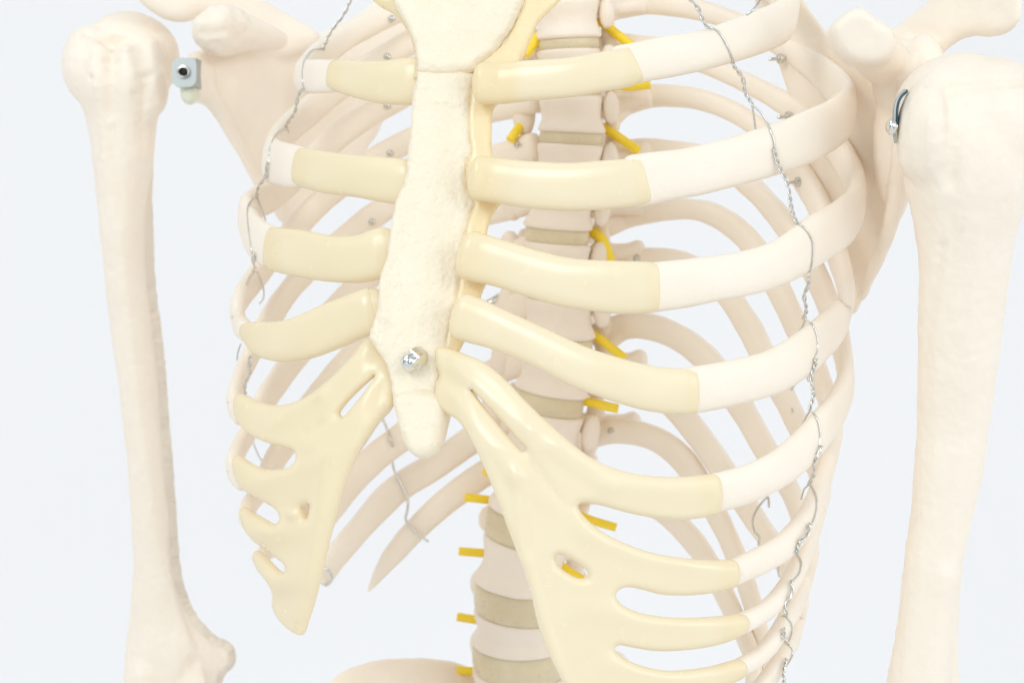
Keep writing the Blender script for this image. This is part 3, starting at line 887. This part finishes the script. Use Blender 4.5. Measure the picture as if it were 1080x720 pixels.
pb.append(ellipsoid(C3(950, 84, 0.752), I3, (32 * s2, 46 * s2, 0.0125), 22, 14)); pb.append(ellipsoid(C3(940, 150, 0.756), I3, (20 * s2, 75 * s2, 0.009), 20, 14))
AC_B = [(925,42),(945,28),(962,14),(978,2),(992,-14),(1030,-30),(1072,-22),(1079,8),(1076,24),(1064,36),(1046,40),(1030,38),(1014,42),(1002,51),(992,60),(975,62),(950,58)]
pb.append(inflate(AC_B, lambda x, y: lerp([(925, 0.768), (1000, 0.748), (1080, 0.722)], x), 0.006, 14, step=4, grid=6))
nm = remeshed(*merge(pb), voxel=0.0012, smooth=8, amp=0.0006, nsc=60)
scB = link('scapula', nm, M_BONE)

BL_A = [(240,44),(285,53),(318,43),(348,30),(395,2),(440,-40),(470,-30),(430,60),(400,140),(372,180),(345,220),(318,238),(296,236),(286,220),(275,200),(262,182),(250,160),(239,139),(228,120),(222,111),(209,110),(199,105),(203,70),(210,52),(222,44)]
def blA(x, y):
    return lerp([(200, 0.882), (250, 0.895), (300, 0.925), (400, 0.935), (480, 0.935)], x) + lerp([(-60, 0), (60, 0), (240, 0.012)], y)
pb = [inflate(BL_A, blA, 0.0035, 8, step=4, grid=6)]
q = crom([(207, 55, 9, 0.882), (212, 88, 15, 0.883), (226, 108, 10, 0.888), (250, 150, 7, 0.90), (285, 216, 6, 0.92)], 6)
pb.append(tube([C3(*t[[0, 1, 3]]) for t in q], [t[2] / F * t[3] for t in q], 16))
pb.append(ellipsoid(C3(211, 98, 0.884), I3, (13 * s, 11 * s, 0.008), 16, 10)); pb.append(ellipsoid(C3(214, 80, 0.884), (nz(np.array((0.3, 0, 0.95))), I3[1], nz(np.array((0.95, 0, -0.3)))), (0.011, 0.0125, 0.0055), 22, 14))
q = crom([(262, 70, 12, 0.89), (300, 62, 8, 0.90), (350, 40, 6, 0.91)], 5)
CO_A = [(204,24),(211,14),(224,7),(238,4),(250,8),(262,15),(276,22),(291,29),(304,38),(298,50),(282,54),(262,54),(248,57),(232,59),(215,53),(204,42)]
pb.append(inflate(CO_A, lambda x, y: lerp([(204, 0.866), (240, 0.868), (300, 0.893)], x) + 0.00025 * max(0, y - 30), 0.0085, 15, step=3, grid=5, back=1.7))
AC_A = [(128,-30),(142,-4),(152,8),(166,18),(182,24),(198,24),(214,18),(240,30),(285,62),(330,52),(338,36),(310,18),(287,4),(262,-12),(250,-60),(180,-70)]
pb.append(inflate(AC_A, lambda x, y: lerp([(130, 0.872), (200, 0.888), (300, 0.92)], x), 0.006, 14, step=4, grid=6))
def dispSA(co, no):
    c = W(C3(238, 28, 0.866)); d = (co - c).length
    return noise.fractal(co * 160, 1.0, 2.0, 4) * 0.0014 * math.exp(-(d / 0.018) ** 2)
nm = remeshed(*merge(pb), voxel=0.0012, smooth=14, amp=0.0005, nsc=50, dispfn=dispSA)
scA = link('scapula', nm, M_BONE)

# ------------------------------------------------------------------ shoulder hardware
def slab(outline, Dc, T, ax_n):
    """plate: outline of offsets (u, v) metres about a camera-space centre"""
    c, u, v, n = ax_n
    N = len(outline); V = []
    for sgn in (1, -1):
        for (a, b) in outline: V.append(c + u * a + v * b + n * T * sgn)
    Fc = [tuple(range(N)), tuple(range(2 * N - 1, N - 1, -1))] + [(i, (i + 1) % N, N + (i + 1) % N, N + i) for i in range(N)]
    return V, Fc


def rrect(w, h, r, left_round=False):
    out = []
    for cx, cy, a0 in ((w - r, h - r, 0), (-w + r, h - r, 90), (-w + r, -h + r, 180), (w - r, -h + r, 270)):
        for k in range(6):
            a = math.radians(a0 + 18 * k); out.append((cx + r * math.cos(a), cy + r * math.sin(a)))
    return out


sA = 0.868 / F
n = nz(np.array((-0.10, 0.05, -1.0))); u = nz(np.cross(np.array((0, 1., 0)), n)); u = -u if u[0] < 0 else u; v = nz(np.cross(n, u)); v = -v if v[1] < 0 else v
c = C3(195, 77, 0.868)
me = mesh_from('shoulder_bracket', *merge([slab(rrect(13 * sA, 15.5 * sA, 8 * sA), 0, 0.0010, (c, u, v, n)),
      slab(rrect(0.006, 15 * sA, 0.001), 0, 0.0010, (C3(208, 78, 0.873), nz(np.array((0.12, 0, 1.0))), v, nz(np.array((1.0, 0, -0.12)))))]))
brA = link('shoulder_bracket', flat(me, 0.5), M_ZINC)
me = mesh_from('screw', *merge([lathe(C3(194, 76, 0.867), (-0.12, -0.02, -1), [(-0.001, 0.0026), (0.0004, 0.0026), (0.0004, 0.0030), (0.0016, 0.0028), (0.0018, 0.0020), (0.0009, 0.0016)], 18)]))
link('screw', flat(me), M_METAL, brA)
me = mesh_from('screw_recess', *lathe(C3(194, 76, 0.8652), (-0.12, -0.02, -1), [(0.0, 0.0018), (0.0001, 0.0019)], 14)); link('screw_recess', me, M_DARK, brA)
me = mesh_from('spacer', *ellipsoid(C3(200, 97, 0.876), I3, (10 * sA, 14 * sA, 0.006), 16, 10)); link('spacer', me, M_GREEN, brA)

n = nz(np.array((-0.96, 0.0, -0.28))); u = nz(np.array((0.28, 0, -0.96))); v = I3[1]
out = [(0.0035 * math.cos(t), 0.0092 * math.sin(t)) for t in np.linspace(0, 2 * math.pi, 28, endpoint=False)]
plate = []
for side_off, mat, nm_ in ((0, M_ZINC, 'shoulder_bracket'), (1, M_BLUE, 'film')):
    pts = [(954, 96), (948, 102), (944, 112), (943, 125), (943, 138), (944.5, 151)]
    hw_ = [3.0, 4.5, 5.5, 6, 4.5, 1.2]
    q = crom([(x + side_off * 2.6, y, h * (1.0 if not side_off else 0.85)) for (x, y), h in zip(pts, hw_)], 5)
    if side_off: q = q[:-6]
    P3 = np.array([C3(x, y, 0.703 + 0.002 * side_off) for x, y, h in q])
    V, Fc = ribbon(P3, q[:, 2] / F * 0.7 * 1.6, np.full(len(q), 0.0005), np.array([nz(np.array((-0.97, 0.0, 0.12)))] * len(q)), seg=12, expo=4, amp=0, cap=0.2)
    me = mesh_from(nm_, V, Fc)
    o = link(nm_, me, mat, brB if side_off else None)
    if not side_off: brB = o
cc = C3(942.5, 134, 0.702)
me = mesh_from('screw', *lathe(cc, (-1, -0.05, -0.15), [(-0.0012, 0.0012), (-0.0003, 0.0012), (-0.0002, 0.0027), (0.0006, 0.0031), (0.0016, 0.0029), (0.0024, 0.0020), (0.0027, 0.0008)], 20))
link('screw', flat(me, 0.9), M_CHROME, brB)

# ------------------------------------------------------------------ hip bone just showing at the bottom
PEL = [(330,790),(338,735),(352,714),(372,702),(400,695),(440,693),(478,697),(500,706),(515,730),(530,800),(430,830)]
V, Fc = inflate(PEL, lambda x, y: lerp([(330, 0.86), (420, 0.89), (530, 0.93)], x) - 0.0002 * (y - 693), 0.006, 16, step=4, grid=7)
link('hip_bone', remeshed(V, Fc, voxel=0.0015, smooth=5, amp=0.0005), M_BONE)

# ------------------------------------------------------------------ wires
WR = 0.00038


def strand(pts, r=WR, n=6):
    q = crom(pts, n)
    return tube([C3(*t) for t in q], r, 7)


def twist(p0, p1, turns, r=WR, side=0):
    a, b = C3(*p0), C3(*p1); t = nz(b - a); u = nz(np.cross(t, I3[2])); v = np.cross(t, u); out = []
    N = max(10, int(turns * 10))
    cs = []
    for i in range(N + 1):
        s_ = i / N; cs.append(a * (1 - s_) + b * s_ + u * 0.0006 * math.sin(s_ * 9 + p0[0]))
    if side:
        px = [c[0] / c[2] * F + 540 for c in cs]; py = [360 - c[1] / c[2] * F for c in cs]
        Ds = np.array([clear(side, x, y, c[2]) for x, y, c in zip(px, py, cs)])
        Ds = np.array([Ds[max(0, i - 5):i + 6].min() for i in range(N + 1)])
        for _ in range(25): Ds[1:-1] = (Ds[:-2] + 2 * Ds[1:-1] + Ds[2:]) / 4
        cs = [C3(x, y, D) for x, y, D in zip(px, py, Ds)]
    for ph in (0, math.pi):
        P = []
        for i in range(N + 1):
            s_ = i / N; A = 2 * math.pi * turns * s_ + ph + 0.5 * math.sin(s_ * 7)
            P.append(cs[i] + (u * math.cos(A) + v * math.sin(A)) * r * (1.25 + 0.25 * math.sin(s_ * 11 + p0[1])))
        out.append(tube(P, r, 7))
    return out


from mathutils.bvhtree import BVHTree
BVH = {}
for key, o in RIB.items():
    BVH[key] = BVHTree.FromPolygons([v.co.copy() for v in o.data.vertices], [tuple(p.vertices) for p in o.data.polygons])


def cast(key, px, py):
    d = (W(C3(px, py, 1.0)) - CAM).normalized()
    h = BVH[key].ray_cast(CAM, d)
    return None if h[0] is None else (h[0] - CAM).dot(FWD)


def front_D(side, k, px, py, lift=0.0):
    """depth just in front of the outer face of a rib"""
    h = cast((side, k), px, py)
    if h is not None: return h - WR * 1.1 - lift
    q, P3, ht, nb, nr = RIBPATH[(side, k)]
    st = max(0, nb - 4)
    dd = (q[st:, 0] - px) ** 2 + (q[st:, 1] - py) ** 2
    i = int(dd.argmin()) + st
    return P3[i, 2] - (ht[i] + WR) / max(0.6, abs(nr[i][2])) - lift


def clear(side, px, py, D, m=2.6):
    for (sd, k), b in BVH.items():
        if sd != side: continue
        h = cast((sd, k), px, py)
        if h is not None and h < D + m * WR and h > D - 0.02: D = h - m * WR
    return D


def loopstrand(side, k, pts, r=None):
    """one strand laid over the outer face of a rib"""
    q = crom(pts, 8); hits = [cast((side, k), x, y) for x, y in q]
    idx = [i for i, h in enumerate(hits) if h is not None]
    if len(idx) > 2:
        Ds = np.interp(np.arange(len(q)), idx, [hits[i] for i in idx])
    else: Ds = np.array([front_D(side, k, x, y) for x, y in q])
    for _ in range(2): Ds[1:-1] = np.minimum(Ds[1:-1], (Ds[:-2] + 2 * Ds[1:-1] + Ds[2:]) / 4)
    return tube([C3(x, y, D - WR * 1.15) for (x, y), D in zip(q, Ds)], r or WR, 8)


def wire(side, segs, loops, closers):
    parts = []
    for p0, k0, p1, k1, turns in segs:
        D0 = front_D(side, k0, *p0); D1 = front_D(side, k1, *p1)
        parts += twist((*p0, clear(side, *p0, D0)), (*p1, clear(side, *p1, D1)), turns, WR, side)
    for k, pts in loops:
        parts.append(loopstrand(side, k, pts))
    for k, pts, dz in closers:
        D0 = front_D(side, k, *pts[0]); D0 = clear(side, *pts[0], D0)
        parts.append(strand([(x, y, D0 + dz * i) for i, (x, y) in enumerate(pts)]))
    return parts


wl = wire(1, [((716, -18), 2, (748, 29), 2, 2.6), ((774, 66), 2, (793, 110), 3, 3.2), ((817, 156), 3, (841, 235), 4, 5.2), ((852, 292), 4, (848, 336), 5, 3.0), ((859, 378), 5, (855, 432), 6, 3.6), ((865, 470), 6, (854, 510), 7, 2.6), ((856, 553), 7, (839, 582), 8, 2.6), ((837, 612), 8, (828, 648), 9, 1.6), ((826, 662), 9, (828, 676), 10, 0.8), ((829, 694), 10, (825, 760), 10, 5)],
    [(2, [(748, 29), (757, 33), (765, 45), (771, 58), (774, 67)]), (3, [(793, 110), (803, 120), (811, 134), (816, 148), (817, 157)]), (4, [(841, 235), (851, 243), (857, 256), (857, 272), (855, 284), (852, 292)]),
     (5, [(849, 336), (858, 344), (862, 358), (862, 370), (859, 379)]), (6, [(855, 432), (862, 442), (865, 458), (864, 471)]), (7, [(854, 510), (861, 524), (861, 538), (856, 553)]), (8, [(839, 582), (845, 592), (843, 604), (837, 612)]), (9, [(828, 648), (834, 656), (835, 666), (832, 676)]), (10, [(828, 676), (835, 683), (835, 692), (829, 702)])],
    [(3, [(793, 110), (795, 122), (797, 138)], 0.002), (4, [(841, 235), (840, 243), (838, 250)], 0.002), (5, [(849, 336), (847, 343), (843, 349)], 0.002), (6, [(855, 432), (850, 440), (846, 448)], 0.002), (7, [(854, 510), (848, 516), (845, 526)], 0.002), (8, [(839, 582), (830, 586), (823, 592), (821, 602), (822, 608)], 0.0005), (9, [(828, 648), (822, 652), (817, 660)], 0.0015)])
link('rib_wire', mesh_from('rib_wire', *merge(wl)), M_METAL)
wr = wire(-1, [((378, -14), 2, (340, 52), 2, 4.0), ((320, 92), 2, (303, 135), 3, 3.0), ((284, 172), 3, (270, 208), 4, 2.8), ((268, 266), 4, (268, 286), 5, 1.6), ((265, 376), 5, (258, 415), 6, 2.6)],
    [(2, [(340, 52), (330, 53), (322, 62), (319, 76), (320, 93)]), (3, [(303, 135), (294, 139), (288, 147), (284, 160), (284, 173)]), (4, [(270, 208), (264, 213), (261, 220), (262, 240), (266, 268)]), (5, [(268, 286), (263, 292), (260, 300)]), (6, [(254, 362), (251, 372), (250, 380)])],
    [(2, [(340, 50), (340, 60), (339, 68)], 0.002), (3, [(304, 137), (304, 145), (304, 152)], 0.003), (4, [(272, 208), (276, 220), (280, 232)], 0.003), (5, [(270, 285), (277, 300), (278, 314), (274, 320)], 0.003), (6, [(269, 366), (269, 378), (265, 386)], 0.002)])
wx = [strand([(266, 464, 0.86), (270, 474, 0.862), (275, 484, 0.865), (283, 490, 0.87), (292, 497, 0.88)])]
link('rib_wire', mesh_from('rib_wire', *merge(wr)), M_METAL); link('rib_wire', mesh_from('rib_wire', *merge(wx)), M_METAL)


def rearwire(side, k, pts, lift=0.0055):
    out = []
    for x, y in pts:
        D, h, i = rib_D(side, k, x, y); out.append((x, y, D - lift))
    return out


bw = [strand(rearwire(-1, 10, [(404, 442), (408, 452), (414, 470)]) + rearwire(-1, 11, [(413, 480), (416, 496), (424, 512), (430, 526), (430, 536)]) + rearwire(-1, 12, [(428, 548), (436, 558), (445, 566), (452, 571)]), 0.0006)]
link('rib_wire', mesh_from('rib_wire', *merge(bw)), M_METAL)
bw = [strand([(x, y, rib_D(-1, 11, 343, 604)[0] + dz) for x, y, dz in ((339, 598, -0.004), (347, 602, -0.005), (350, 611, -0.004), (344, 617, 0.0), (338, 612, 0.004), (340, 603, 0.004))], 0.0006)]
link('rib_wire', mesh_from('rib_wire', *merge(bw)), M_METAL)
for bw in (strand(rearwire(1, 8, [(853, 402), (849, 392), (840, 404), (834, 414), (834, 424), (836, 434)]), 0.0005),
           strand(rearwire(1, 9, [(811, 534), (810, 524), (806, 527), (799, 536), (794, 548), (796, 560), (801, 566), (800, 574)]), 0.0005)):
    link('rib_wire', mesh_from('rib_wire', *bw), M_METAL)
ct = strand([(787, 16, 0.70), (795, 10, 0.70), (803, -2, 0.705)], 0.0005)
link('rib_wire', mesh_from('rib_wire', *ct), M_METAL)

# ------------------------------------------------------------------ backdrop sweep
V = []; Fc = []
prof = [(-3.0, 0.0), (1.4, 0.0)] + [(1.4 + 0.8 * math.sin(t), 0.8 - 0.8 * math.cos(t)) for t in np.linspace(0.1, math.pi / 2, 12)] + [(2.2, 5.0)]
for (y, z) in prof:
    for x in (-4.5, 4.5): V.append((x, y, z))
for i in range(len(prof) - 1): Fc.append((2 * i, 2 * i + 1, 2 * i + 3, 2 * i + 2))
me = mesh_from('backdrop', V, Fc, world=False)
bo = bpy.data.objects.new('backdrop', me); col.objects.link(bo); me.materials.append(M_BACK)
for p in me.polygons: p.use_smooth = True
bo['kind'] = 'structure'

# ------------------------------------------------------------------ light
w = bpy.data.worlds.new('World'); sc.world = w; w.use_nodes = True
bg = w.node_tree.nodes['Background']; bg.inputs['Color'].default_value = (0.985, 0.99, 1.0, 1); bg.inputs['Strength'].default_value = 1.28

wt = w.node_tree                                    # a white studio with brighter and dimmer patches
_tc = wt.nodes.new('ShaderNodeTexCoord'); _n = wt.nodes.new('ShaderNodeTexNoise'); _n.inputs['Scale'].default_value = 1.7; _n.inputs['Detail'].default_value = 1
_r = wt.nodes.new('ShaderNodeValToRGB'); _r.color_ramp.elements[0].position = 0.40; _r.color_ramp.elements[0].color = (0.28, 0.31, 0.325, 1)
_r.color_ramp.elements[1].position = 0.58; _r.color_ramp.elements[1].color = (1.24, 1.33, 1.39, 1)
wt.links.new(_tc.outputs['Generated'], _n.inputs['Vector']); wt.links.new(_n.outputs['Fac'], _r.inputs['Fac']); wt.links.new(_r.outputs['Color'], bg.inputs['Color'])


def area(name, loc, target, size, power, colr, sy=None):
    l = bpy.data.lights.new(name, 'AREA'); l.energy = power; l.size = size; l.color = colr
    if sy: l.shape = 'RECTANGLE'; l.size_y = sy
    o = bpy.data.objects.new(name, l); col.objects.link(o); o.location = loc
    o.rotation_euler = (Vector(target) - Vector(loc)).to_track_quat('-Z', 'Y').to_euler()
    return o


area('softbox', (-0.85, -0.45, 2.1), (0.0, 0.8, 1.25), 0.55, 6.6, (0.93, 1.0, 1.0), 0.55)
area('softbox', (1.1, -0.5, 1.9), (0.05, 0.8, 1.25), 0.45, 2.5, (0.93, 1.0, 1.0), 0.6)

cam = bpy.data.cameras.new('camera'); co = bpy.data.objects.new('camera', cam); col.objects.link(co)
cam.sensor_width = 36; cam.lens = F / 1080 * 36; cam.clip_start = 0.02; cam.clip_end = 50
co.location = CAM; co.rotation_euler = (math.pi / 2 - PITCH, 0, 0)
cam.dof.use_dof = True; cam.dof.focus_distance = 0.72; cam.dof.aperture_fstop = 14
sc.camera = co
vs = sc.view_settings; vs.view_transform = 'Standard'; vs.look = 'None'; vs.exposure = 0; vs.gamma = 1
sc.render.film_transparent = False
sc.cycles.max_bounces = 10; sc.cycles.diffuse_bounces = 5
